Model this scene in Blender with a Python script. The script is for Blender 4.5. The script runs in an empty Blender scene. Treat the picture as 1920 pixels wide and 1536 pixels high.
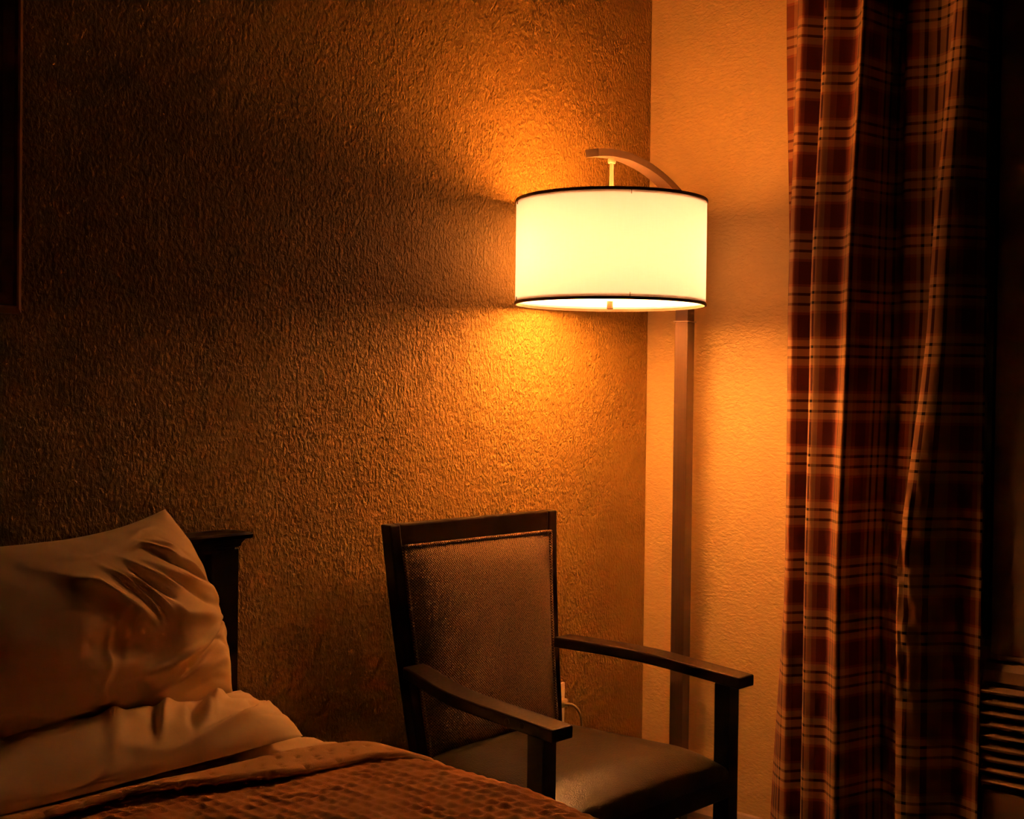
import bpy, bmesh, math, random
from mathutils import Vector, Matrix, noise as mnoise
random.seed(7)
scene = bpy.context.scene
COL = scene.collection
R = math.radians

# ------------------------------------------------------------------ camera
TH, PITCH, ROLL, FPX = R(41.1), R(0.836), R(0.70), 2400.0
v = Vector((math.cos(TH), math.sin(TH), 0)); rg = Vector((math.sin(TH), -math.cos(TH), 0)); up = Vector((0, 0, 1))
fw = v * math.cos(PITCH) - up * math.sin(PITCH)
u1 = v * math.sin(PITCH) + up * math.cos(PITCH)
rt = rg * math.cos(ROLL) + u1 * math.sin(ROLL)
u2 = u1 * math.cos(ROLL) - rg * math.sin(ROLL)
cd = bpy.data.cameras.new('camera'); cam = bpy.data.objects.new('camera', cd); COL.objects.link(cam)
cd.sensor_fit = 'HORIZONTAL'; cd.sensor_width = 36.0; cd.lens = FPX / 1920.0 * 36.0
cd.clip_start = 0.02
cam.matrix_world = Matrix(((rt.x, u2.x, -fw.x, -2.591), (rt.y, u2.y, -fw.y, -1.821), (rt.z, u2.z, -fw.z, 1.12), (0, 0, 0, 1)))
scene.camera = cam

# ------------------------------------------------------------------ world, exposure
w = bpy.data.worlds.new('night'); scene.world = w; w.use_nodes = True
w.node_tree.nodes['Background'].inputs[0].default_value = (0.9, 0.35, 0.25, 1)
w.node_tree.nodes['Background'].inputs[1].default_value = 0.0012
vs = scene.view_settings
vs.view_transform = 'Standard'; vs.look = 'None'; vs.gamma = 1.0; vs.use_curve_mapping = False
vs.exposure = 0.0
LAMP_COLOR = (1.0, 0.41, 0.125)
LAMP_POWER = 28.0
try:
    scene.cycles.use_denoising = True
    scene.cycles.max_bounces = 10
    scene.cycles.transmission_bounces = 8
    scene.cycles.sample_clamp_indirect = 0.0
    scene.cycles.caustics_reflective = False
    scene.cycles.caustics_refractive = False
except Exception:
    pass


# ------------------------------------------------------------------ materials
def mat(name, color, rough=0.6, metal=0.0, spec=0.5, build=None):
    m = bpy.data.materials.new(name); m.use_nodes = True
    nt = m.node_tree; b = nt.nodes['Principled BSDF']
    b.inputs['Base Color'].default_value = (*color, 1)
    b.inputs['Roughness'].default_value = rough
    b.inputs['Metallic'].default_value = metal
    b.inputs['Specular IOR Level'].default_value = spec
    if build: build(nt, b)
    return m


def N(nt, typ, **kw):
    n = nt.nodes.new(typ)
    for k, val in kw.items():
        if k.startswith('i_'):
            n.inputs[k[2:].replace('_', ' ')].default_value = val
        else:
            setattr(n, k, val)
    return n


def math_node(nt, op, a, b=None, c=None):
    n = nt.nodes.new('ShaderNodeMath'); n.operation = op
    for i, val in enumerate((a, b, c)):
        if val is None: continue
        if isinstance(val, (int, float)): n.inputs[i].default_value = val
        else: nt.links.new(val, n.inputs[i])
    return n.outputs[0]


def coords(nt, scale=(1, 1, 1), rot=(0, 0, 0), uv=False):
    t = nt.nodes.new('ShaderNodeTexCoord'); mp = nt.nodes.new('ShaderNodeMapping')
    mp.inputs['Scale'].default_value = scale; mp.inputs['Rotation'].default_value = rot
    nt.links.new(t.outputs['UV' if uv else 'Object'], mp.inputs['Vector'])
    return mp.outputs[0]


def mixrgb(nt, f, a, b, blend='MIX'):
    n = nt.nodes.new('ShaderNodeMix'); n.data_type = 'RGBA'; n.blend_type = blend
    for sock, val in ((n.inputs['Factor'], f), (n.inputs[6], a), (n.inputs[7], b)):
        if isinstance(val, (int, float)): sock.default_value = val
        elif isinstance(val, tuple): sock.default_value = (*val, 1)
        else: nt.links.new(val, sock)
    return n.outputs[2]


def bump(nt, b, h, dist, strength=1.0):
    n = nt.nodes.new('ShaderNodeBump'); n.inputs['Distance'].default_value = dist; n.inputs['Strength'].default_value = strength
    nt.links.new(h, n.inputs['Height']); nt.links.new(n.outputs[0], b.inputs['Normal'])


def stipple(color, dist, sc, lo=0.36, hi=0.66, asp=(1, 1, 0.6)):
    def f(nt, b):
        p = coords(nt, asp)
        n1 = N(nt, 'ShaderNodeTexNoise', i_Scale=sc, i_Detail=3.0, i_Roughness=0.55, i_Distortion=0.25); nt.links.new(p, n1.inputs['Vector'])
        n2 = N(nt, 'ShaderNodeTexNoise', i_Scale=sc * 0.33, i_Detail=2.0); nt.links.new(p, n2.inputs['Vector'])
        r = N(nt, 'ShaderNodeMapRange'); r.inputs['From Min'].default_value = lo; r.inputs['From Max'].default_value = hi
        r.interpolation_type = 'SMOOTHSTEP'
        nt.links.new(n1.outputs[0], r.inputs['Value'])
        h = math_node(nt, 'ADD', r.outputs[0], math_node(nt, 'MULTIPLY', n2.outputs[0], 0.8))
        bump(nt, b, h, dist)
        c = mixrgb(nt, n2.outputs[0], tuple(x * 0.93 for x in color), tuple(min(1, x * 1.05) for x in color))
        nt.links.new(c, b.inputs['Base Color'])
    return f


def grain(dark, light, sc=(1, 1, 1), rough=0.3):
    def f(nt, b):
        p = coords(nt, sc)
        n1 = N(nt, 'ShaderNodeTexNoise', i_Scale=26.0, i_Detail=4.0, i_Distortion=0.4); nt.links.new(p, n1.inputs['Vector'])
        nt.links.new(mixrgb(nt, n1.outputs[0], dark, light), b.inputs['Base Color'])
        nt.links.new(math_node(nt, 'MULTIPLY_ADD', n1.outputs[0], 0.2, rough - 0.1), b.inputs['Roughness'])
    return f


def cloth(color, sc=900.0, dist=0.0004, wr=0.0):
    def f(nt, b):
        p = coords(nt)
        n1 = N(nt, 'ShaderNodeTexNoise', i_Scale=sc, i_Detail=1.0); nt.links.new(p, n1.inputs['Vector'])
        h = n1.outputs[0]
        if wr:
            n2 = N(nt, 'ShaderNodeTexNoise', i_Scale=14.0, i_Detail=3.0, i_Distortion=1.2); nt.links.new(p, n2.inputs['Vector'])
            h = math_node(nt, 'ADD', math_node(nt, 'MULTIPLY', h, 0.1), math_node(nt, 'MULTIPLY', n2.outputs[0], wr))
        bump(nt, b, h, dist)
        nt.links.new(mixrgb(nt, n1.outputs[0], tuple(x * 0.92 for x in color), color), b.inputs['Base Color'])
        b.inputs['Sheen Weight'].default_value = 0.1
    return f


def weave_upholstery(nt, b):
    p = coords(nt)
    sp = nt.nodes.new('ShaderNodeSeparateXYZ'); nt.links.new(p, sp.inputs[0])
    k = 2 * math.pi / 0.0052
    sx = math_node(nt, 'SINE', math_node(nt, 'MULTIPLY', sp.outputs[0], k))
    sz = math_node(nt, 'SINE', math_node(nt, 'MULTIPLY', sp.outputs[2], k))
    h = math_node(nt, 'MULTIPLY', sx, sz)
    n1 = N(nt, 'ShaderNodeTexNoise', i_Scale=330.0, i_Detail=2.0); nt.links.new(p, n1.inputs['Vector'])
    hh = math_node(nt, 'ADD', math_node(nt, 'MULTIPLY', h, 0.5), math_node(nt, 'MULTIPLY', n1.outputs[0], 1.0))
    bump(nt, b, hh, 0.0016)
    f = math_node(nt, 'MULTIPLY_ADD', h, 0.4, n1.outputs[0])
    c = mixrgb(nt, f, (0.018, 0.008, 0.0035), (0.36, 0.20, 0.092))
    nt.links.new(c, b.inputs['Base Color'])


def leather(nt, b):
    p = coords(nt)
    n1 = N(nt, 'ShaderNodeTexVoronoi', i_Scale=420.0); nt.links.new(p, n1.inputs['Vector'])
    n2 = N(nt, 'ShaderNodeTexNoise', i_Scale=9.0, i_Detail=3.0); nt.links.new(p, n2.inputs['Vector'])
    bump(nt, b, math_node(nt, 'MULTIPLY_ADD', n2.outputs[0], 6.0, n1.outputs[0]), 0.0005)
    nt.links.new(mixrgb(nt, n2.outputs[0], (0.021, 0.0135, 0.004), (0.033, 0.0215, 0.006)), b.inputs['Base Color'])


def brushed(c0, c1):
    def f(nt, b):
        p = coords(nt, (400, 400, 3))
        n1 = N(nt, 'ShaderNodeTexNoise', i_Scale=1.0, i_Detail=2.0); nt.links.new(p, n1.inputs['Vector'])
        nt.links.new(mixrgb(nt, n1.outputs[0], c0, c1), b.inputs['Base Color'])
        bump(nt, b, n1.outputs[0], 0.0002)
    return f


def translucent(name, color, trans, diff, tex=False):
    m = bpy.data.materials.new(name); m.use_nodes = True; nt = m.node_tree; nt.nodes.clear()
    out = nt.nodes.new('ShaderNodeOutputMaterial'); mx = nt.nodes.new('ShaderNodeMixShader')
    t = nt.nodes.new('ShaderNodeBsdfTranslucent'); d = nt.nodes.new('ShaderNodeBsdfDiffuse')
    t.inputs[0].default_value = (*color, 1); d.inputs[0].default_value = (*color, 1)
    mx.inputs[0].default_value = trans / (trans + diff)
    if tex:
        p = coords(nt, (60, 60, 900)); n1 = N(nt, 'ShaderNodeTexNoise', i_Scale=1.0, i_Detail=2.0); nt.links.new(p, n1.inputs['Vector'])
        p2 = coords(nt, (900, 900, 30)); n2 = N(nt, 'ShaderNodeTexNoise', i_Scale=1.0, i_Detail=2.0); nt.links.new(p2, n2.inputs['Vector'])
        f = math_node(nt, 'MULTIPLY', math_node(nt, 'ADD', n1.outputs[0], n2.outputs[0]), 0.5)
        c = mixrgb(nt, f, tuple(x * 0.9 for x in color), tuple(min(1, x * 1.06) for x in color))
        nt.links.new(c, t.inputs[0]); nt.links.new(c, d.inputs[0])
    nt.links.new(d.outputs[0], mx.inputs[1]); nt.links.new(t.outputs[0], mx.inputs[2]); nt.links.new(mx.outputs[0], out.inputs[0])
    return m


def plaid(nt, b):
    t = nt.nodes.new('ShaderNodeTexCoord'); sp = nt.nodes.new('ShaderNodeSeparateXYZ'); nt.links.new(t.outputs['UV'], sp.inputs[0])
    maroon, tan, rust, dark = (0.115, 0.022, 0.012), (0.46, 0.25, 0.095), (0.30, 0.085, 0.03), (0.008, 0.006, 0.008)

    def stripes(sock, period, off, stops):
        x = math_node(nt, 'FRACT', math_node(nt, 'DIVIDE', math_node(nt, 'ADD', sock, off), period))
        cr = nt.nodes.new('ShaderNodeValToRGB'); cr.color_ramp.interpolation = 'CONSTANT'
        el = cr.color_ramp.elements
        while len(el) < len(stops): el.new(0.5)
        for e, (p, c) in zip(el, sorted(stops, key=lambda s: s[0])):
            e.position = p; e.color = (*c, 1)
        nt.links.new(x, cr.inputs[0]); return cr.outputs[0]
    # across (u): wide maroon, rust edge, tan ground with three dark lines
    cu = stripes(sp.outputs[0], 0.128, 0.031, [(0, maroon), (.25, rust), (.34, tan), (.41, dark), (.46, tan), (.57, dark), (.62, tan), (.74, dark), (.79, tan), (.90, rust)])
    # down (v): maroon block, tan band with two dark lines
    cv = stripes(sp.outputs[1], 0.1145, 0.017, [(0, maroon), (.42, rust), (.47, tan), (.595, dark), (.645, tan), (.785, dark), (.835, tan), (.95, rust)])
    # woven from both: twill threads alternate
    p = math_node(nt, 'ADD', math_node(nt, 'MULTIPLY', sp.outputs[0], 5200.0), math_node(nt, 'MULTIPLY', sp.outputs[1], 5200.0))
    s = math_node(nt, 'MULTIPLY_ADD', math_node(nt, 'SINE', p), 0.12, 0.5)
    c = mixrgb(nt, s, cu, cv)
    nt.links.new(c, b.inputs['Base Color'])
    b.inputs['Sheen Weight'].default_value = 0.05


M = {}
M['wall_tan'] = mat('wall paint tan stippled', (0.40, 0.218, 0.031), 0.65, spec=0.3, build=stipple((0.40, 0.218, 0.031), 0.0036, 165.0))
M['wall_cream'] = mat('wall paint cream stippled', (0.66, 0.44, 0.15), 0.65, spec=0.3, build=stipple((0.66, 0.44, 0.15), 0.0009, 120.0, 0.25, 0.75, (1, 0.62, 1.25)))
M['carpet'] = mat('carpet', (0.12, 0.07, 0.04), 0.95, spec=0.1, build=cloth((0.12, 0.07, 0.04), 500.0, 0.004))
M['baseboard'] = mat('painted baseboard', (0.40, 0.26, 0.15), 0.45, build=grain((0.36, 0.23, 0.13), (0.43, 0.28, 0.16), rough=0.4))
M['espresso'] = mat('espresso stained wood', (0.03, 0.012, 0.006), 0.3, spec=0.3, build=grain((0.006, 0.0022, 0.0012), (0.017, 0.0065, 0.0032), (6, 6, 1.2), 0.33))
M['headwood'] = mat('dark headboard wood', (0.03, 0.012, 0.006), 0.35, spec=0.3, build=grain((0.008, 0.003, 0.0015), (0.018, 0.007, 0.004), (1, 6, 6), 0.38))
M['upholstery'] = mat('woven upholstery', (0.3, 0.2, 0.1), 0.85, spec=0.25, build=weave_upholstery)
M['leather'] = mat('olive vinyl', (0.1, 0.08, 0.03), 0.36, build=leather)
M['nickel'] = mat('brushed bronze metal', (0.17, 0.105, 0.062), 0.36, 0.7, build=brushed((0.14, 0.086, 0.05), (0.20, 0.124, 0.074)))
M['brass'] = mat('polished metal', (0.62, 0.48, 0.32), 0.3, 0.35, build=brushed((0.58, 0.44, 0.3), (0.66, 0.52, 0.34)))
M['rim'] = mat('bronze shade trim', (0.14, 0.07, 0.03), 0.5, build=brushed((0.13, 0.065, 0.028), (0.15, 0.076, 0.034)))
M['acrylic_top'] = translucent('frosted acrylic top', (0.9, 0.82, 0.66), 0.62, 0.38)
M['shade'] = translucent('lamp shade linen', (0.50, 0.485, 0.60), 0.092, 0.908, True)
M['acrylic'] = translucent('frosted acrylic', (0.92, 0.88, 0.78), 0.72, 0.28)
M['linen'] = mat('white cotton', (0.92, 0.69, 0.38), 0.85, spec=0.15, build=cloth((0.92, 0.69, 0.38), 800.0, 0.0012, 0.8))
M['quilt'] = mat('brown waffle coverlet', (0.78, 0.36, 0.11), 0.9, spec=0.15, build=cloth((0.78, 0.36, 0.11), 700.0, 0.0006))
M['quilt_back'] = mat('tan coverlet reverse', (0.76, 0.44, 0.17), 0.9, spec=0.15, build=cloth((0.76, 0.44, 0.17), 700.0, 0.0006))
M['plaid'] = mat('plaid curtain cloth', (0.3, 0.1, 0.05), 0.85, spec=0.2, build=plaid)
M['beige_plastic'] = mat('beige enamel', (0.27, 0.16, 0.08), 0.5, build=grain((0.255, 0.15, 0.075), (0.285, 0.17, 0.085), rough=0.5))
M['black'] = mat('dark cavity', (0.012, 0.008, 0.006), 0.8, build=grain((0.01, 0.007, 0.005), (0.014, 0.01, 0.008), rough=0.8))
M['blind'] = mat('tan roller blind cloth', (0.40, 0.25, 0.13), 0.9, spec=0.1, build=cloth((0.40, 0.25, 0.13), 600.0, 0.0006))
M['white_plastic'] = mat('white plastic', (0.75, 0.62, 0.48), 0.35, build=grain((0.72, 0.6, 0.46), (0.78, 0.64, 0.5), rough=0.35))
M['clear_cord'] = mat('pale gold cord', (0.62, 0.45, 0.22), 0.2, build=grain((0.58, 0.42, 0.2), (0.66, 0.48, 0.24), rough=0.22))
M['canvas'] = mat('dark print', (0.05, 0.03, 0.025), 0.6, build=grain((0.22, 0.10, 0.07), (0.3, 0.14, 0.1), rough=0.6))
M['frame'] = mat('dark frame wood', (0.42, 0.20, 0.10), 0.4, build=grain((0.36, 0.17, 0.08), (0.48, 0.23, 0.12), (1, 1, 8), 0.35))
M['glass'] = mat('window glass', (0.8, 0.8, 0.8), 0.02)
M['glass'].node_tree.nodes['Principled BSDF'].inputs['Transmission Weight'].default_value = 1.0


# ------------------------------------------------------------------ helpers
class MB:
    def __init__(s): s.bm = bmesh.new()

    def box(s, c, size, rz=0.0, bevel=0.0, seg=2, mtx=None):
        m = Matrix.Translation(c) @ Matrix.Rotation(rz, 4, 'Z') if mtx is None else mtx
        r = bmesh.ops.create_cube(s.bm, size=1.0, matrix=m @ Matrix.Diagonal((*size, 1)))
        if bevel:
            es = list({e for vv in r['verts'] for e in vv.link_edges})
            bmesh.ops.bevel(s.bm, geom=es, offset=bevel, segments=seg, affect='EDGES', profile=0.6)
        return s

    def loft(s, rings, closed=True, cap=True):
        vr = [[s.bm.verts.new(p) for p in ring] for ring in rings]
        n = len(vr[0])
        for a, b in zip(vr, vr[1:]):
            for i in range(n if closed else n - 1):
                j = (i + 1) % n
                s.bm.faces.new((a[i], a[j], b[j], b[i]))
        if cap and closed:
            s.bm.faces.new(list(reversed(vr[0]))); s.bm.faces.new(vr[-1])
        return s

    def lathe(s, prof, n=48, center=(0, 0), cap=True):
        cx, cy = center
        rings = [[(cx + r * math.cos(2 * math.pi * i / n), cy + r * math.sin(2 * math.pi * i / n), z) for i in range(n)] for r, z in prof]
        return s.loft(rings, True, cap)

    def tube(s, pts, r, n=8):
        pts = [Vector(p) for p in pts]; rings = []; prev = None
        for i, p in enumerate(pts):
            t = (pts[min(i + 1, len(pts) - 1)] - pts[max(i - 1, 0)]).normalized()
            a = prev if prev is not None else (Vector((0, 0, 1)) if abs(t.z) < 0.9 else Vector((1, 0, 0)))
            a = (a - t * a.dot(t)).normalized(); prev = a; b = t.cross(a)
            rr = r(i / (len(pts) - 1)) if callable(r) else r
            rings.append([p + a * (rr * math.cos(2 * math.pi * k / n)) + b * (rr * math.sin(2 * math.pi * k / n)) for k in range(n)])
        return s.loft(rings)

    def grid(s, nu, nv, fn, uvfn=None):
        vs_ = [[s.bm.verts.new(fn(i / nu, j / nv)) for j in range(nv + 1)] for i in range(nu + 1)]
        uvl = s.bm.loops.layers.uv.verify() if uvfn else None
        for i in range(nu):
            for j in range(nv):
                f = s.bm.faces.new((vs_[i][j], vs_[i + 1][j], vs_[i + 1][j + 1], vs_[i][j + 1]))
                if uvl:
                    for lp, (a, b) in zip(f.loops, ((i, j), (i + 1, j), (i + 1, j + 1), (i, j + 1))):
                        lp[uvl].uv = uvfn(a / nu, b / nv)
        return s

    def build(s, name, material, parent=None, smooth=None, solid=0.0, loc=None):
        bmesh.ops.recalc_face_normals(s.bm, faces=s.bm.faces[:])
        me = bpy.data.meshes.new(name); s.bm.to_mesh(me); s.bm.free()
        o = bpy.data.objects.new(name, me); COL.objects.link(o)
        me.materials.append(M[material] if isinstance(material, str) else material)
        if smooth is not None:
            for p in me.polygons: p.use_smooth = True
            if smooth < 180:
                me.set_sharp_from_angle(angle=R(smooth))
        if parent: o.parent = parent
        if loc: o.location = loc
        if solid:
            md = o.modifiers.new('thickness', 'SOLIDIFY'); md.thickness = solid; md.offset = 0
        return o


def thing(name, label, cat, loc=(0, 0, 0), rz=0.0, group=None):
    o = bpy.data.objects.new(name, None); COL.objects.link(o); o.empty_display_size = 0.05
    o.location = loc; o.rotation_euler = (0, 0, rz); return tag(o, label, cat, group)


def tag(o, label, cat, group=None):
    o['label'] = label; o['category'] = cat
    if group: o['group'] = group
    return o


def struct(o, label=None, cat=None):
    o['kind'] = 'structure'
    if label: o['label'] = label
    if cat: o['category'] = cat
    return o


def smoothstep(a, b, x):
    t = max(0.0, min(1.0, (x - a) / (b - a))); return t * t * (3 - 2 * t)


def lerp_table(tab, x):
    if x <= tab[0][0]: return tab[0][1]
    for (x0, y0), (x1, y1) in zip(tab, tab[1:]):
        if x <= x1: return y0 + (y1 - y0) * (x - x0) / (x1 - x0)
    return tab[-1][1]


def nz(x, y, z=0.0): return mnoise.noise(Vector((x, y, z)))


# ------------------------------------------------------------------ setting
# corner of the room at the origin: wall_left is the plane y=0, wall_right the plane x=0; many coordinates below are unprojected from image pixels
ROOM_H = 2.45
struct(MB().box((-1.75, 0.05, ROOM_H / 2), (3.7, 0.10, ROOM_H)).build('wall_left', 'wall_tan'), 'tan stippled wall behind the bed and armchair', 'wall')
# window wall with an opening from y=-0.80 to -2.30
wr = MB()
wr.box((0.05, -0.42, ROOM_H / 2), (0.10, 0.84, ROOM_H))
wr.box((0.05, -1.60, 0.31), (0.10, 1.52, 0.62))
wr.box((0.05, -1.60, 2.30), (0.10, 1.52, 0.30))
wr.box((0.05, -2.65, ROOM_H / 2), (0.10, 0.58, ROOM_H))
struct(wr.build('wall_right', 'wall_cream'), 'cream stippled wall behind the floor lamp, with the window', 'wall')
struct(MB().box((-1.75, -1.42, -0.03), (3.7, 3.04, 0.06)).build('floor', 'carpet'), 'dark brown carpet under the armchair and bed', 'floor')


def baseboard(name, a, b, nrm):
    prof = [(0.0, 0.0), (0.014, 0.0), (0.014, 0.100), (0.011, 0.108), (0.011, 0.122), (0.007, 0.132), (0.004, 0.142), (0.0, 0.146)]
    a, b, nrm = Vector(a), Vector(b), Vector(nrm)
    rings = [[p + nrm * d + Vector((0, 0, z)) for d, z in prof] for p in (a, b)]
    return MB().loft(rings).build(name, 'baseboard')


struct(baseboard('baseboard_left', (-3.4, -0.0005, 0), (-0.0005, -0.0005, 0), (0, -1, 0)), 'narrow tan baseboard along the wall behind the bed', 'baseboard')
struct(baseboard('baseboard_right', (-0.0005, -0.015, 0), (-0.0005, -0.86, 0), (-1, 0, 0)), 'narrow tan baseboard behind the lamp foot', 'baseboard')
wn = thing('window_1', 'dark window mostly hidden by the plaid curtain', 'window', (0.05, -1.58, 1.385))
wn['kind'] = 'structure'
fr = MB()
for yy in (-0.72, 0.72): fr.box((0, yy, 0), (0.05, 0.04, 1.52), bevel=0.004)
for zz in (-0.74, 0.74): fr.box((0, 0, zz), (0.05, 1.40, 0.04), bevel=0.004)
fr.box((0, 0, 0), (0.045, 0.035, 1.44), bevel=0.004)
fr.build('window_frame', 'black', wn)
MB().box((0.004, 0, 0), (0.006, 1.40, 1.44)).build('pane', 'glass', wn)
struct(MB().box((0.006, -1.57, 0.627), (0.10, 1.44, 0.014), bevel=0.003).build('trim_1', 'baseboard'), 'window sill board above the air conditioner', 'sill')

# roller blind pulled down inside the curtain, over the window
bl = thing('roller_blind', 'dark tan window blind hanging right of the plaid curtain, above the air conditioner', 'blind', (-0.062, -1.40, 0))
MB().grid(30, 40, lambda a, b: (0.002 * math.sin(a * 9), -0.52 + 1.04 * a, 0.606 + 1.595 * b)).build('cloth_panel', 'blind', bl, 180, 0.002)
MB().tube([(0, -0.53, 0.606), (0, 0.52, 0.606)], 0.006, 10).build('hem_bar', 'blind', bl, 40)
MB().tube([(0, -0.54, 2.20), (0, 0.54, 2.20)], 0.022, 16).build('roller', 'blind', bl, 40)

# ------------------------------------------------------------------ floor lamp
SC = Vector((-0.4305, -0.2055))              # shade centre
PO = Vector((-0.078, -0.160))              # pole centre
adir = (SC - PO).normalized(); aang = math.atan2(adir.y, adir.x)
lamp = thing('floor_lamp', 'lit floor lamp with white drum shade hanging from a curved metal arm in the corner', 'floor lamp', (PO.x, PO.y, 0), aang)
# local x runs from the pole towards the shade
L = (SC - PO).length
PW, PT = 0.033, 0.037
MB().lathe([(0.0, 0.0), (0.118, 0.0), (0.120, 0.004), (0.120, 0.014), (0.112, 0.020), (0.03, 0.024), (0.0, 0.024)][1:-1], 56, (0.085, 0)).build('base', 'nickel', lamp, 35)
MB().box((0, 0, (0.022 + 1.285) / 2), (PT, PW, 1.263), bevel=0.0015).build('pole', 'nickel', lamp)
MB().box((0, 0, 1.2855), (PT + 0.006, PW + 0.006, 0.0022), bevel=0.0006).build('collar', 'brass', lamp)


ARM = [(0.0, 1.286), (0.0, 1.36), (0.0, 1.44), (0.001, 1.500), (0.014, 1.535), (0.043, 1.5635), (0.078, 1.580), (0.13, 1.597), (0.18, 1.6085), (0.23, 1.616), (0.294, 1.6205), (0.339, 1.6192), (0.385, 1.616), (0.4376, 1.608)]


def arm_pt(t):                              # centre line of the arm: straight riser, then a hoop that dips at its end
    q = t * (len(ARM) - 1); i = min(int(q), len(ARM) - 2); f = q - i
    P = [Vector(ARM[max(0, min(len(ARM) - 1, k))]) for k in (i - 1, i, i + 1, i + 2)]
    r_ = 0.5 * (2 * P[1] + (P[2] - P[0]) * f + (2 * P[0] - 5 * P[1] + 4 * P[2] - P[3]) * f * f + (3 * P[1] - P[0] - 3 * P[2] + P[3]) * f ** 3)
    return r_.x, r_.y, 0


rings = []
for i in range(79):
    t = i / 78; x, z, a = arm_pt(t)
    e = 1e-3; x0, z0, _ = arm_pt(max(0, t - e)); x1, z1, _ = arm_pt(min(1, t + e))
    tx, tz = x1 - x0, z1 - z0; ln = math.hypot(tx, tz); nx, nz_ = -tz / ln, tx / ln
    th = (PT * 0.93) * (1 - 0.55 * smoothstep(0.10, 0.60, t)); wd = PW * 0.94
    rings.append([(x + nx * s1 * th / 2, s2 * wd / 2, z + nz_ * s1 * th / 2) for s1, s2 in ((1, 1), (1, -1), (-1, -1), (-1, 1))])
MB().loft(rings).build('arm', 'nickel', lamp, 30)
ztop, zbot, rad = 1.520, 1.301, 0.199
MB().lathe([(0.0045, 1.31), (0.0045, 1.609)], 14, (L, 0)).build('hanging_rod', 'brass', lamp, 40)
MB().lathe([(0.0075, 1.599), (0.0085, 1.601), (0.0085, 1.607), (0.006, 1.6115)], 18, (L, 0)).build('rod_collar', 'brass', lamp, 40)
n = 96
shade = MB()
shade.loft([[(L + rad * math.cos(2 * math.pi * i / n), rad * math.sin(2 * math.pi * i / n), z) for i in range(n)] for z in [zbot + (ztop - zbot) * k / 8 for k in range(9)]], True, False)
shade = shade.build('lamp_shade', 'shade', lamp, 180)
for zz in (ztop - 0.003, zbot + 0.003):
    MB().loft([[(L + (rad + dr) * math.cos(2 * math.pi * i / n), (rad + dr) * math.sin(2 * math.pi * i / n), zz + dz) for i in range(n)]
               for dr, dz in ((-0.002, -0.003), (0.0016, -0.003), (0.0022, 0.0), (0.0016, 0.003), (-0.002, 0.003), (-0.002, -0.003))], True, False).build('rim', 'rim', shade, 60)
    for da in (228, 322, 48, 142):
        aa = R(da) - aang
        rr = rad + 0.0012
        sg = 1 if zz < 1.4 else -1
        MB().box((L + rr * math.cos(aa), rr * math.sin(aa), zz + sg * 0.0065), (0.0016, 0.0012, 0.009), rz=aa).build('clip', 'rim', shade)
MB().lathe([(0.006, zbot + 0.010), (rad - 0.004, zbot + 0.010), (rad - 0.004, zbot + 0.0125), (0.006, zbot + 0.0125)], 64, (L, 0), False).build('diffuser', 'acrylic', lamp, 40)
MB().lathe([(0.006, ztop - 0.012), (rad - 0.004, ztop - 0.012), (rad - 0.004, ztop - 0.0095), (0.006, ztop - 0.0095)], 64, (L, 0), False).build('diffuser', 'acrylic_top', lamp, 40)
MB().lathe([(0.0058, zbot - 0.007), (0.0066, zbot - 0.006), (0.0066, zbot + 0.009), (0.012, zbot + 0.0095)], 20, (L, 0)).build('finial', 'nickel', lamp, 40)
MB().lathe([(0.0035, 0), (0.0045, 0.004), (0.0045, 0.010), (0.0015, 0.013)], 12).build('switch', 'brass', lamp, 40, loc=(PT / 2 - 0.001, 0.004, 1.318)).rotation_euler = (0, R(90), 0)
# the two bulbs inside the shade
bulb_mat = bpy.data.materials.new('glowing bulb'); bulb_mat.use_nodes = True
bn = bulb_mat.node_tree; bn.nodes.clear()
bo = bn.nodes.new('ShaderNodeOutputMaterial'); be = bn.nodes.new('ShaderNodeEmission')
be.inputs[0].default_value = (*LAMP_COLOR, 1); be.inputs[1].default_value = LAMP_POWER * 30
bn.links.new(be.outputs[0], bo.inputs[0])
for sx, sy in ((-0.055, 0.058), (0.055, -0.058)):
    hb = MB().lathe([(0.008, 1.442), (0.014, 1.440), (0.014, 1.460), (0.006, 1.464)], 16, (L + sx, sy)); hb.tube([(L + sx, sy, 1.461), (L, 0, 1.466)], 0.004, 8)
    hb.build('socket', 'white_plastic', lamp, 40)
    MB().lathe([(0.011, 1.440), (0.014, 1.430), (0.024, 1.412), (0.028, 1.395), (0.025, 1.380), (0.015, 1.369), (0.004, 1.366)], 16, (L + sx, sy)).build('bulb', bulb_mat, lamp, 180)


def catmull(pts, k=8):
    P = [Vector(p) for p in pts]; P = [2 * P[0] - P[1]] + P + [2 * P[-1] - P[-2]]; out = []
    for i in range(1, len(P) - 2):
        for j in range(k):
            t = j / k; a, b, c, d = P[i - 1], P[i], P[i + 1], P[i + 2]
            out.append(0.5 * ((2 * b) + (c - a) * t + (2 * a - 5 * b + 4 * c - d) * t * t + (3 * b - a - 3 * c + d) * t ** 3))
    out.append(P[-2]); return out


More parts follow.
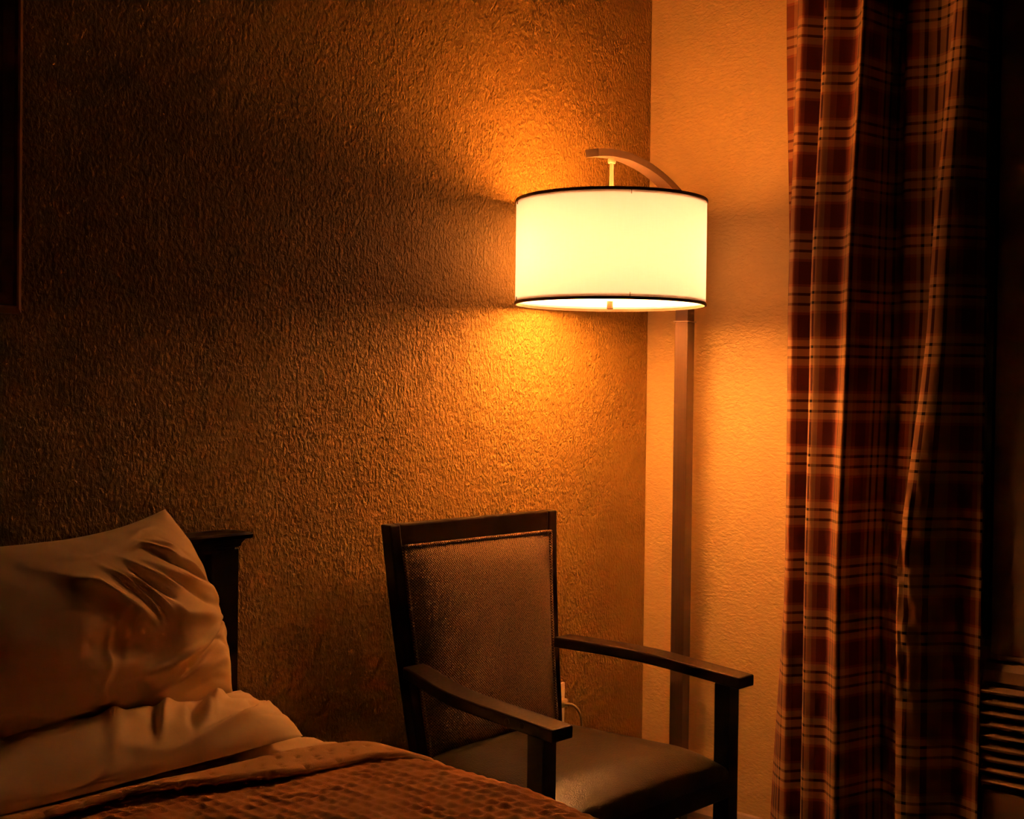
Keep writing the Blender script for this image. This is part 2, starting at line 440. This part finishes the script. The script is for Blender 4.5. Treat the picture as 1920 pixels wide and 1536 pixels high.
# outlet on wall_left behind the chair, with the lamp's plug and cord
ol = thing('wall_outlet', 'pale wall outlet low on the tan wall behind the armchair', 'outlet', (-0.352, -0.001, 0.40))
MB().box((0, -0.003, 0), (0.072, 0.006, 0.116), bevel=0.0025).build('cover_plate', 'white_plastic', ol)
for zz in (0.02, -0.02):
    MB().box((0, -0.0065, zz), (0.034, 0.003, 0.028), bevel=0.001).build('socket', 'white_plastic', ol)
cp = lamp.matrix_basis.inverted()
pl = MB().box((-0.352, -0.0225, 0.42), (0.024, 0.028, 0.020), bevel=0.005); pl.bm.transform(cp)
pl.build('plug', 'clear_cord', lamp, 40)
cpts = catmull([(-0.352, -0.036, 0.42), (-0.345, -0.055, 0.418), (-0.327, -0.06, 0.395), (-0.312, -0.055, 0.34), (-0.305, -0.045, 0.25), (-0.28, -0.05, 0.15), (-0.235, -0.09, 0.115),
                (-0.185, -0.155, 0.148), (-0.135, -0.205, 0.142), (-0.112, -0.215, 0.105), (-0.125, -0.19, 0.055), (-0.115, -0.16, 0.034), (-0.078, -0.15, 0.030)], 10)
cb = MB().tube(cpts, 0.003, 8); cb.bm.transform(cp); cb.build('power_cord', 'clear_cord', lamp, 180)

# ------------------------------------------------------------------ armchair
CH = thing('armchair', 'dark wood armchair with woven brown back and olive seat beside the lamp', 'armchair', (-0.702, -0.138, -0.056), R(-2.24))
CH.scale = (1.05, 1.05, 1.05)  # chair enlarged and pushed back about the camera position, keeping its projection
FOOT = 0.0533                               # floor level in the chair's own units


def lp(lx, ly, z): return (lx, -ly, z)      # local: lx to the sitter's left as seen, ly towards the front


def bar(name, pts, wx, wy, parent=CH, material='espresso', bev=0.003, axis='z'):
    """sweep a rectangle along a polyline; the section stays aligned to local axes"""
    rings = []
    for (lx, ly, z) in pts:
        if axis == 'z': ring = [(lx + a * wx / 2, -(ly + b * wy / 2), z) for a, b in ((1, 1), (1, -1), (-1, -1), (-1, 1))]
        elif axis == 'y': ring = [(lx + a * wx / 2, -ly, z + b * wy / 2) for a, b in ((1, 1), (1, -1), (-1, -1), (-1, 1))]
        else: ring = [(lx, -(ly + a * wx / 2), z + b * wy / 2) for a, b in ((1, 1), (1, -1), (-1, -1), (-1, 1))]
        rings.append(ring)
    o = MB().loft(rings).build(name, material, parent)
    md = o.modifiers.new('edge', 'BEVEL'); md.width = bev; md.segments = 2; md.limit_method = 'ANGLE'; md.angle_limit = R(50)
    return o


ZT, ZS = 0.8774, 0.4777
WT, WS = 0.2256, 0.1958


def back_xy(z, side):                       # outer front edge of the back post at height z
    f = (z - ZS) / (ZT - ZS)
    lx = WS + (WT - WS) * max(f, -0.3); ly = -0.0487 * f - (0.02 * f * (1 - f) if 0 < f < 1 else 0)
    if z < ZS: ly = -0.02 * ((ZS - z) / ZS) ** 2 * 3.2
    return lx * side, ly


for sgn in (-1, 1):
    pts = []
    for i in range(15):
        z = FOOT + (ZT - FOOT) * i / 14; x, y = back_xy(max(z, 0.30) if z > 0.30 else 0.30, sgn)
        if z < 0.30: y = back_xy(0.30, sgn)[1] - 0.05 * ((0.30 - z) / 0.30) ** 1.3
        pts.append((x - sgn * 0.0125, y - 0.0125, z))
    bar('back_post', pts, 0.025, 0.027)
# top rail
xl, yl = back_xy(ZT - 0.018, 1)
bar('top_rail', [(-xl + 0.024, -0.0487 - 0.0125, ZT - 0.021), (xl - 0.024, -0.0487 - 0.0125, ZT - 0.021)], 0.024, 0.042, axis='x')
# padded back: a rounded slab that tapers downwards
pz0, pz1 = 0.452, ZT - 0.040


def back_panel(a, b, bulge=True):
    z = pz0 + (pz1 - pz0) * b; x, y = back_xy(z, 1); hw = x - 0.024
    s = 2 * a - 1
    t = 2 * b - 1
    d = 0.0
    if bulge:
        e = (1 - abs(s) ** 5) * (1 - abs(t) ** 7)
        d = 0.006 + 0.024 * e
    return (hw * s, -(y - 0.004 + d), z)


bk = MB().grid(40, 48, lambda a, b: back_panel(a, b))
bk.grid(40, 48, lambda a, b: (lambda p: (p[0], p[1] + 0.03, p[2]))(back_panel(a, b, False)))
edge = [(i / 40, 0) for i in range(41)] + [(1, j / 48) for j in range(1, 49)] + [(i / 40, 1) for i in range(39, -1, -1)] + [(0, j / 48) for j in range(47, 0, -1)]
bk.loft([[back_panel(a, b) for a, b in edge], [(lambda p: (p[0], p[1] + 0.03, p[2]))(back_panel(a, b, False)) for a, b in edge]], True, False)
bmesh.ops.remove_doubles(bk.bm, verts=bk.bm.verts[:], dist=0.0002)
backrest = bk.build('backrest', 'upholstery', CH, 60)
pe = [back_panel(a, b, False) for a, b in edge]
pe = [(p[0], p[1] - 0.0085, p[2]) for p in pe]
MB().tube(pe + [pe[0]], 0.0036, 8).build('piping', 'upholstery', backrest, 180)

# armrests
for sgn in (-1, 1):
    pts = []
    for i in range(21):
        t = i / 20; ly = -0.012 + 0.4015 * t
        lx = 0.199 + (0.2534 - 0.199) * math.sin(min(1, t / 0.55) * math.pi / 2) ** 1.2
        z = 0.630 - 0.026 * t ** 1.15
        pts.append((lx * sgn + (0.004 if sgn > 0 else 0), ly, z - 0.0105))
    bar('armrest', pts, 0.050, 0.021, axis='y', bev=0.003)
    # front leg carries the arm
    x = 0.2534 * sgn + (0.004 if sgn > 0 else 0); yf = 0.3895 - 0.043
    bar('leg', [(x, yf - 0.006, FOOT), (x, yf, 0.25), (x, yf, 0.585)], 0.033, 0.033, axis='z', bev=0.002)
    for k in (0.327, 0.295) if sgn < 0 else ():
        MB().lathe([(0.005, 0), (0.0055, 0.001), (0.003, 0.0018)], 12).build('screw', 'espresso', CH, 60, loc=(x - 0.0252, -k, 0.600)).rotation_euler = (0, R(-90), 0)
# seat rails
bar('seat_rail', [(-0.245, 0.352, 0.403), (0.245, 0.352, 0.403)], 0.022, 0.052, axis='x')
bar('seat_rail', [(-0.19, -0.012, 0.40), (0.19, -0.012, 0.40)], 0.02, 0.05, axis='x')
for sgn in (-1, 1):
    bar('seat_rail', [(0.192 * sgn, 0.0, 0.403), (0.245 * sgn, 0.345, 0.403)], 0.02, 0.052, axis='y')


def seat_fn(a, b):                          # a across, b back to front
    s = 2 * a - 1
    ly = 0.004 + 0.366 * b; hw = 0.188 + 0.046 * b - 0.0
    ex = (1 - abs(s) ** 6); ey = 1 - smoothstep(0.78, 1.0, b) * 0.55 * 1.0
    z = 0.430 + 0.048 * (ex ** 0.35 if ex > 0 else 0) * (1 - (max(0, (b - 0.72) / 0.28)) ** 2.2 * 0.62) * (0.8 + 0.2 * min(1, b * 8))
    z += 0.004 * math.cos(s * 1.5) - 0.003
    return (hw * s, -ly, z)


st = MB().grid(44, 44, seat_fn)
se = [(i / 44, 0) for i in range(45)] + [(1, j / 44) for j in range(1, 45)] + [(i / 44, 1) for i in range(43, -1, -1)] + [(0, j / 44) for j in range(43, 0, -1)]
lo = []
for a, b in se:
    p = seat_fn(a, b); lo.append((p[0] * 0.99, p[1], 0.418))
st.loft([[seat_fn(a, b) for a, b in se], lo], True, False); st.bm.faces.new([st.bm.verts.new(p) for p in lo])
bmesh.ops.remove_doubles(st.bm, verts=st.bm.verts[:], dist=0.0003)
st.build('seat', 'leather', CH, 75)

# ------------------------------------------------------------------ bed
BX = -1.31                                  # right edge of mattress
bed = thing('bed', 'wide bed with dark wooden headboard against the tan wall', 'bed', (-2.06, -1.05, 0))
bi = Matrix.Translation((2.06, 1.05, 0))


def bedpart(mb, name, material, smooth=None):
    mb.bm.transform(bi); return mb.build(name, material, bed, smooth)


bedpart(MB().box((-2.06, -0.038, 0.475), (1.53, 0.030, 0.75), bevel=0.003), 'headboard_panel', 'headwood')
for sx in (-1.303, -2.817):
    bedpart(MB().box((sx, -0.045, 0.425), (0.055, 0.050, 0.85), bevel=0.002), 'headboard_post', 'headwood')
cap = MB()
prof = [(-0.084, 0.8775), (-0.088, 0.8745), (-0.086, 0.8685), (-0.078, 0.866), (-0.074, 0.860), (-0.0735, 0.855), (-0.070, 0.8525), (-0.0695, 0.845), (-0.02, 0.845), (-0.02, 0.8775)]


def ovh(i): return (0.0, 0.0, 0.0, -0.009, -0.013, -0.015, -0.024, -0.025, -0.025, 0.0)[i]


cap.loft([[(-2.06 + sg * (0.80 + ovh(i)), y, z) for i, (y, z) in enumerate(prof)] for sg in (-1, 1)])
bedpart(cap, 'headboard_cap', 'headwood')
bedpart(MB().box((-2.065, -1.09, 0.215), (1.46, 1.96, 0.17), bevel=0.02, seg=3), 'box_spring', 'linen', 40)
bedpart(MB().box((-2.065, -1.09, 0.44), (1.475, 1.98, 0.275), bevel=0.045, seg=5), 'mattress', 'linen', 60)
for sx in (-1.40, -2.73):
    for sy in (-0.20, -1.98):
        bedpart(MB().box((sx, sy, 0.066), (0.06, 0.06, 0.13), bevel=0.004), 'leg', 'headwood')


def over_edge(a, x_left, edge, z, r, drop):
    """walk across the bed top from x_left to the edge and down its side; a in metres along the cloth"""
    flat = (edge - r) - x_left
    if a <= flat: return x_left + a, z, 0.0
    q = a - flat; arc = r * math.pi / 2
    if q <= arc:
        t = q / r; return edge - r + r * math.sin(t), z - r * (1 - math.cos(t)), t
    return edge + 0.012 * min(1, (q - arc) / 0.1), z - r - (q - arc), math.pi / 2


def sheet_fn(a, b):
    y = -0.075 - 0.41 * b; q = a * 1.50
    # finer steps near the edge
    x, z, t = over_edge(a * 1.72, -2.78, BX + 0.008, 0.588, 0.05, 0.2)
    w_ = 0.004 * nz(x * 9, y * 16, 3) + 0.005 * nz(x * 4 + 1.5 * y, y * 11, 8)
    # small folds that fan out beside the pillow's corner
    w_ += 0.006 * math.exp(-((y + 0.33 + 0.25 * (x + 1.35)) / 0.011) ** 2) * smoothstep(-1.50, -1.40, x)
    w_ += 0.005 * math.exp(-((y + 0.38 + 0.12 * (x + 1.35)) / 0.010) ** 2) * smoothstep(-1.50, -1.42, x)
    w_ *= smoothstep(-0.47, -0.40, y)
    n_ = Vector((math.sin(t), 0, math.cos(t)))
    return Vector((x, y, z)) + n_ * (w_ + 0.004)


tag(MB().grid(150, 60, sheet_fn).build('bed_sheet', 'linen', None, 180, 0.002), 'white cotton sheet across the mattress, under the pillows', 'sheet')

# coverlet: waffle quilted top, folded back over itself at the pillow end
FREE = [(-2.80, -0.48), (-2.2, -0.47), (-1.90, -0.455), (-1.707, -0.440), (-1.615, -0.473), (-1.504, -0.507), (-1.391, -0.522), (-1.35, -0.55), (-1.30, -0.60), (-1.2, -0.66)]
BACK = [(-2.80, -0.405), (-2.2, -0.405), (-1.90, -0.402), (-1.70, -0.400), (-1.53, -0.404), (-1.43, -0.418), (-1.336, -0.455), (-1.28, -0.47)]


def waffle(p, q, per=0.0200):
    p += 0.004 * nz(p * 20, q * 20, 1); q += 0.004 * nz(p * 20, q * 20, 7)
    a, b = math.sin(math.pi * p / per), math.sin(math.pi * q / per)
    return max(a * a, b * b) ** 1.5 * 1.0 - 0.5 + 0.35 * (a * b) ** 2


def cover_xy(la, lb, off, zt=0.603):
    """la: metres across from x=-2.83, lb: metres down the bed from the fold line"""
    e = BX + 0.018 + 0.010 * math.sin(lb * 7 + 0.6) + 0.012 * nz(lb * 5, 2)
    x, z, t = over_edge(la, -2.83, e, zt, 0.075, 0.3)
    und = 0.010 * nz(x * 2.3, lb * 3.1, 5) + 0.006 * nz(x * 6, lb * 7, 9)
    return x, z, t, und


def cover_fn(a, b):
    la = a / 0.15 * 0.92 if a < 0.15 else 0.92 + (a - 0.15) / 0.85 * 1.08
    lb = 0.80 * b / 0.75 if b < 0.75 else 0.80 + 0.88 * (b - 0.75) / 0.25
    x, z, t, und = cover_xy(la, lb, 0)
    yb = lerp_table(BACK, min(x, -1.28))
    y = yb - lb
    h = 0.0031 * (1 + 0.8 * nz(la * 30, lb * 30, 2)) * waffle(la, lb) + und
    h *= smoothstep(0, 0.03, lb)
    n_ = Vector((math.sin(t), 0, math.cos(t)))
    return Vector((x, y, z + 0.004)) + n_ * h


cov = thing('coverlet', 'brown waffle-textured coverlet spread over the bed', 'bedspread', (0, 0, 0))
MB().grid(440, 400, cover_fn).build('coverlet_cloth', 'quilt', cov, 180)


def flap_fn(a, b):
    la = a / 0.15 * 0.92 if a < 0.15 else 0.92 + (a - 0.15) / 0.85 * 1.08
    x, z, t, und = cover_xy(la, 0.03, 0)
    yb = lerp_table(BACK, min(x, -1.28)); yf = lerp_table(FREE, min(x, -1.2)); ln = yb - yf
    lb = ln * b
    lift = 0.004 + 0.007 * math.sin(min(1.0, b * 5) * math.pi / 2) + 0.010 * smoothstep(0.4, 1.0, b) * (1 - smoothstep(-1.62, -1.36, x)) - 0.005 * smoothstep(0.93, 1.0, b)
    puck = -0.0045 * max(0.0, math.sin((la + 0.5 * lb) * 2 * math.pi / 0.026 + 1.5 * nz(la * 18, lb * 25))) ** 3 * max(0.0, math.sin(lb * 2 * math.pi / 0.033 + math.pi * (int(la / 0.026) % 2) + 1.2 * nz(la * 12, 3))) ** 0.7 * smoothstep(0, 0.12, b)
    n_ = Vector((math.sin(t), 0, math.cos(t)))
    return Vector((x, yb + 0.012 * (1 - b) * math.cos(min(1, b * 6) * math.pi / 2) - lb, z)) + n_ * (lift + puck + und * 0.8)


fl = MB().grid(330, 44, flap_fn).build('turned_down_edge', 'quilt_back', cov, 180, 0.006)
fl['label'] = 'lighter tan reverse of the coverlet folded back'


# pillows
def seg_dist(p, a, b):
    ax, ay = a; bx, by = b; dx, dy = bx - ax, by - ay; L2 = dx * dx + dy * dy or 1e-9
    t = max(0, min(1, ((p[0] - ax) * dx + (p[1] - ay) * dy) / L2))
    px, py = p[0] - ax - t * dx, p[1] - ay - t * dy
    side = (dx * (p[1] - ay) - dy * (p[0] - ax))
    return math.hypot(px, py), t, side


def wrinkles(p, folds):
    h = 0.0
    for pts, amp, wd in folds:
        best = (9, 0, 0); nseg = len(pts) - 1
        for i in range(nseg):
            d, t, s = seg_dist(p, pts[i], pts[i + 1])
            if d < best[0]: best = (d, (i + t) / nseg, s)
        d, t, s = best
        if d < wd * 3:
            taper = math.sin(math.pi * min(1, max(0, t)) * 0.92 + 0.12)
            h += amp * math.exp(-(d / wd) ** 2) * max(0, taper)
    return h


# folds of the upright pillow in its own plane: x 0..1 from the visible left to its right seam, y 0..1 top to bottom
F1 = [
    # fan of ridges from the pinch on the right seam up to the top edge
    ([(.50, .12), (.62, .08), (.76, .07)], .006, .014), ([(.40, .20), (.52, .16), (.63, .23), (.70, .34)], .008, .016),
    ([(.56, .14), (.68, .20), (.78, .27)], .005, .014), ([(.60, .22), (.74, .32), (.86, .42), (.96, .52)], .008, .018),
    ([(.44, .26), (.58, .36), (.72, .43), (.88, .47), (.97, .55)], .010, .026), ([(.34, .22), (.46, .34), (.58, .43), (.74, .52)], .008, .018),
    ([(.28, .28), (.38, .40), (.44, .50), (.50, .60)], .008, .016), ([(.20, .24), (.30, .36), (.36, .48), (.44, .62)], .007, .018),
    ([(.48, .50), (.56, .60), (.74, .62), (.94, .63)], .011, .030), ([(.12, .34), (.22, .44), (.32, .56), (.44, .68)], .008, .035),
    ([(.0, .30), (.14, .36), (.24, .48)], .008, .025), ([(.02, .20), (.20, .20), (.36, .16)], .005, .02),
    # valleys between them
    ([(.54, .24), (.68, .33), (.82, .40), (.95, .50)], -.010, .016), ([(.50, .36), (.64, .46), (.80, .54), (.94, .57)], -.010, .020),
    ([(.36, .30), (.46, .42), (.54, .52)], -.009, .014), ([(.24, .30), (.32, .42), (.40, .58)], -.007, .014), ([(.66, .14), (.74, .24), (.80, .30)], -.004, .012),
    # the hollow on the left and the long crease below the pinch
    ([(.0, .66), (.2, .68), (.38, .70), (.54, .68)], -.020, .075), ([(1.0, .60), (.88, .68), (.70, .80), (.50, .93)], -.012, .014),
    ([(.22, .86), (.46, .84), (.70, .76), (.88, .66)], .013, .026), ([(.16, .98), (.38, .97), (.58, .90), (.72, .84)], .010, .024), ([(.40, .96), (.45, 1.06)], .007, .018),
    ([(.16, .54), (.15, .74), (.11, .94)], .0035, .014), ([(.27, .54), (.28, .64), (.20, .80)], .004, .014),
    ([(.90, .50), (.97, .56), (.90, .61)], .007, .016), ([(.88, .62), (.96, .66), (.93, .74)], .006, .016), ([(.74, .88), (.86, .84), (.98, .88)], .005, .022), ([(.62, .97), (.80, .92), (.97, .94)], -.005, .016),
    ([(.78, .72), (.88, .76), (.97, .82)], -.004, .014),
]


def pillow(name, label, TL, TR, BR, BL, right_bow, depth, folds, fold_map, under, seed, nrm, top_sag=0.0):
    TL, TR, BR, BL = map(Vector, (TL, TR, BR, BL)); nrm = Vector(nrm).normalized(); nu, nv = 190, 120

    def pos(a, b, sd):
        # a 0..1 left to right, b 0..1 bottom to top
        lft = BL.lerp(TL, b); rgt = BR.lerp(TR, b)
        p = lft.lerp(rgt, a)
        p = p + (TR - TL).normalized() * (right_bow * 4 * b * (1 - b)) * (2 * a - 1)
        upv = (TL - BL).normalized(); p = p - upv * (top_sag * (1 - abs(2 * a - 1) ** 2.5)) * b
        s, t = abs(2 * a - 1), abs(2 * b - 1)
        e = max(0, 1 - s ** 2.6) ** 0.55 * max(0, 1 - t ** 2.4) ** 0.6
        d = depth * e
        m = smoothstep(0, 0.06, min(a, 1 - a)) * smoothstep(0, 0.05, min(b, 1 - b))
        w_ = wrinkles(fold_map(a, b), folds) if sd > 0 else 0.0
        if under is not None: w_ *= 1.15 * smoothstep(0.78, 0.35, b)
        w_ += 0.006 * nz(a * 5 + seed, b * 4, sd) + 0.003 * nz(a * 13 + 2 * b + seed, b * 9, sd)
        # creases running into the seam
        w_ += 0.004 * (1 - m * 0.6) * math.sin(b * 40 + seed + 4 * nz(b * 8, seed)) * smoothstep(0.80, 0.97, a) * 0.6
        return p + nrm * (sd * (d * ((1.0 if under is None else 0.12 + 0.88 * smoothstep(0.85, 0.4, b)) if sd > 0 else (0.35 if under is None else under))) + w_ * (0.25 + 0.75 * m))
    mb = MB().grid(nu, nv, lambda a, b: pos(a, b, 1)); mb.grid(nu // 2, nv // 2, lambda a, b: pos(a, b, -1))
    ed = [(i / nu, 0) for i in range(nu + 1)] + [(1, j / nv) for j in range(1, nv + 1)] + [(i / nu, 1) for i in range(nu - 1, -1, -1)] + [(0, j / nv) for j in range(nv - 1, 0, -1)]
    o = mb.build(name, 'linen', None, 180)
    return tag(o, label, 'pillow', 'white pillows at the head of the bed')


pillow('pillow', 'white wrinkled pillow propped upright against the headboard, its corner pointing up',
       (-2.02, -0.150, 0.930), (-1.460, -0.130, 0.932), (-1.383, -0.200, 0.648), (-2.06, -0.290, 0.650), 0.012, 0.125, F1,
       lambda a, b: ((a - 0.50) / 0.50, 1 - b), None, 1.0, (0.14, -0.88, 0.42), 0.040)
F2 = [([(.97, .30), (.84, .34), (.70, .55), (.60, .80)], .012, .026), ([(.80, .38), (.68, .55), (.58, .84)], .011, .028), ([(.92, .66), (.74, .84), (.50, .94)], .010, .03),
      ([(.98, .48), (.86, .58), (.76, .80)], -.011, .022), ([(.56, .42), (.46, .62), (.38, .88)], .011, .030), ([(.68, .44), (.58, .64), (.52, .88)], -.011, .020),
      ([(.34, .30), (.28, .60), (.22, .88)], .009, .035), ([(.94, .14), (.97, .40), (.92, .66)], .010, .016), ([(.48, .46), (.42, .66), (.36, .90)], -.009, .02), ([(.86, .16), (.92, .28), (.90, .44)], -.008, .014),
      ([(.76, .42), (.66, .60), (.62, .80)], -.007, .012)]
pillow('pillow', 'white pillow lying flat on the sheet under the upright one',
       (-2.10, -0.085, 0.632), (-1.330, -0.150, 0.634), (-1.385, -0.372, 0.613), (-2.10, -0.395, 0.612), 0.008, 0.060, F2,
       lambda a, b: ((a - 0.45) / 0.55, 1 - b), 0.12, 4.0, (0.08, -0.25, 0.96))

# ------------------------------------------------------------------ curtain on its rod
cu = thing('plaid_curtain', 'long rust and tan plaid curtain hanging in folds beside the lamp', 'curtain', (0, 0, 0))
# (position along the wall at z=2.0, 1.3, 0.75, 0.15 ; depth from the wall at the same heights)
PROF = [
    ((.398, .420, .428, .402), (.050, .055, .070, .075)),
    ((.440, .438, .440, .420), (.062, .075, .090, .095)),
    ((.458, .446, .447, .440), (.105, .110, .105, .110)),
    ((.478, .462, .462, .462), (.118, .120, .118, .120)),
    ((.510, .492, .488, .492), (.085, .085, .085, .085)),
    ((.528, .506, .502, .500), (.120, .122, .122, .122)),
    ((.545, .525, .520, .520), (.138, .140, .142, .145)),
    ((.590, .565, .555, .555), (.100, .110, .120, .125)),
    ((.622, .592, .575, .575), (.135, .138, .138, .140)),
    ((.638, .610, .595, .600), (.155, .155, .150, .150)),
    ((.650, .640, .625, .635), (.040, .040, .040, .040)),
    ((.668, .665, .650, .660), (.030, .035, .040, .040)),
    ((.690, .690, .680, .690), (.075, .060, .060, .060)),
    ((.750, .740, .700, .700), (.055, .055, .060, .060)),
    ((.800, .765, .715, .715), (.085, .095, .105, .100)),
    ((.824, .782, .730, .725), (.148, .158, .165, .145)),
    ((.842, .812, .768, .765), (.158, .166, .150, .135)),
    ((.857, .842, .818, .815), (.154, .140, .086, .085)),
    ((.868, .870, .873, .875), (.095, .092, .100, .104)),
]
ZC = (2.0, 1.3, 0.75, 0.15)


def at_z(vals, z):
    if z >= ZC[0]: return vals[0]
    for i in range(3):
        if z >= ZC[i + 1]:
            t = (ZC[i] - z) / (ZC[i] - ZC[i + 1]); t = t * t * (3 - 2 * t) * 0.5 + t * 0.5
            return vals[i] + (vals[i + 1] - vals[i]) * t
    return vals[3]


def curtain_pt(a, z):
    n_ = len(PROF) - 1; q = a * n_; i = min(int(q), n_ - 1); t = q - i

    def P(k):
        k = max(0, min(n_, k)); return at_z(PROF[k][0], z), at_z(PROF[k][1], z)
    p0, p1, p2, p3 = P(i - 1), P(i), P(i + 1), P(i + 2)
    out = []
    for k in (0, 1):
        a_, b_, c_, d_ = p0[k], p1[k], p2[k], p3[k]
        m1, m2 = 0.38 * (c_ - a_), 0.38 * (d_ - b_)
        out.append((2 * t ** 3 - 3 * t * t + 1) * b_ + (t ** 3 - 2 * t * t + t) * m1 + (-2 * t ** 3 + 3 * t * t) * c_ + (t ** 3 - t * t) * m2)
    y, d = out
    d += 0.003 * nz(a * 9, z * 2.2, 1)
    # crumples where the cloth is pushed out by the air conditioner
    if a > 0.74:
        k = math.exp(-((z - 0.72) / 0.24) ** 2) * smoothstep(0.74, 0.84, a) * (1 - smoothstep(0.94, 1.0, a))
        d += k * (0.010 * nz(a * 30, z * 14 + a * 24, 4) + 0.006 * nz(a * 60, z * 30, 6))
    return y, d


NU_, NV_ = 260, 170
ZLO, ZHI = 0.03, 2.335
ulen = [0.0]
pr = curtain_pt(0, 1.4)
for i in range(1, NU_ + 1):
    c = curtain_pt(i / NU_, 1.4); ulen.append(ulen[-1] + math.hypot(c[0] - pr[0], c[1] - pr[1])); pr = c


def cur_fn(a, b):
    z = ZLO + (ZHI - ZLO) * b; y, d = curtain_pt(a, z)
    return (-d, -y, z)


MB().grid(NU_, NV_, cur_fn, lambda a, b: (ulen[round(a * NU_)], ZLO + (ZHI - ZLO) * b)).build('curtain_panel', 'plaid', cu, 180, 0.0012)
rod = thing('curtain_rod', 'metal curtain rod carrying the plaid curtain', 'curtain rod', (0, 0, 0))
MB().tube([(-0.10, -0.36, 2.35), (-0.10, -2.3, 2.35)], 0.011, 14).build('rod', 'nickel', rod, 40)
for yy in (-0.38, -2.25):
    MB().tube([(-0.10, yy, 2.35), (-0.05, yy, 2.35), (-0.0005, yy, 2.35)], 0.007, 10).build('bracket', 'nickel', rod, 40)

# ------------------------------------------------------------------ air conditioner under the window
ac = thing('wall_air_conditioner', 'beige wall air conditioner with slatted grille under the window', 'air conditioner', (-0.040, -1.402, 0))
Y0, Y1 = -0.53, 0.53
prof = [(0.063, 0.10), (0.063, 0.598), (-0.022, 0.598), (-0.029, 0.596), (-0.038, 0.583), (-0.040, 0.560), (-0.040, 0.10)]
MB().loft([[(x, yy, z) for x, z in prof] for yy in (Y0, Y1)]).build('housing', 'beige_plastic', ac)
MB().box((-0.041, 0, 0.461), (0.004, 1.058, 0.20)).build('grille_recess', 'black', ac)
for k in range(9):
    z = 0.546 - 0.0222 * k
    mt = Matrix.Translation((-0.048, 0, z)) @ Matrix.Rotation(R(-28), 4, 'Y')
    MB().box(None, (0.018, 1.057, 0.0075), bevel=0.0022, mtx=mt).build('louver', 'beige_plastic', ac)
MB().box((-0.0435, 0, 0.225), (0.010, 1.05, 0.25), bevel=0.004).build('front_panel', 'beige_plastic', ac)
MB().box((0.012, 0, 0.05), (0.10, 1.02, 0.10)).build('base', 'black', ac)

# ------------------------------------------------------------------ picture on the wall over the bed
pf = thing('framed_picture', 'dark framed picture on the tan wall above the pillows', 'picture', (-2.033, 0.0, 1.60))
hw, hh = 0.398, 0.3745
fprof = [(0.0, 0.0), (0.0, -0.014), (0.0075, -0.021), (0.011, -0.021), (0.013, -0.014), (0.030, -0.012), (0.034, -0.008), (0.034, 0.0)]
for nm, pa, pb, inw in (('r', (hw, -hh), (hw, hh), (-1, 0)), ('l', (-hw, hh), (-hw, -hh), (1, 0)), ('t', (hw, hh), (-hw, hh), (0, -1)), ('b', (-hw, -hh), (hw, -hh), (0, 1))):
    rings = []
    for px, pz in (pa, pb):
        sx, sz = (1 if px > 0 else -1), (1 if pz > 0 else -1)
        rings.append([(px - sx * d, y - 0.001, pz - sz * d) for d, y in fprof])
    MB().loft(rings).build('frame_rail', 'frame', pf)
MB().box((0, -0.0045, 0), (2 * hw - 0.064, 0.005, 2 * hh - 0.064)).build('print', 'canvas', pf)
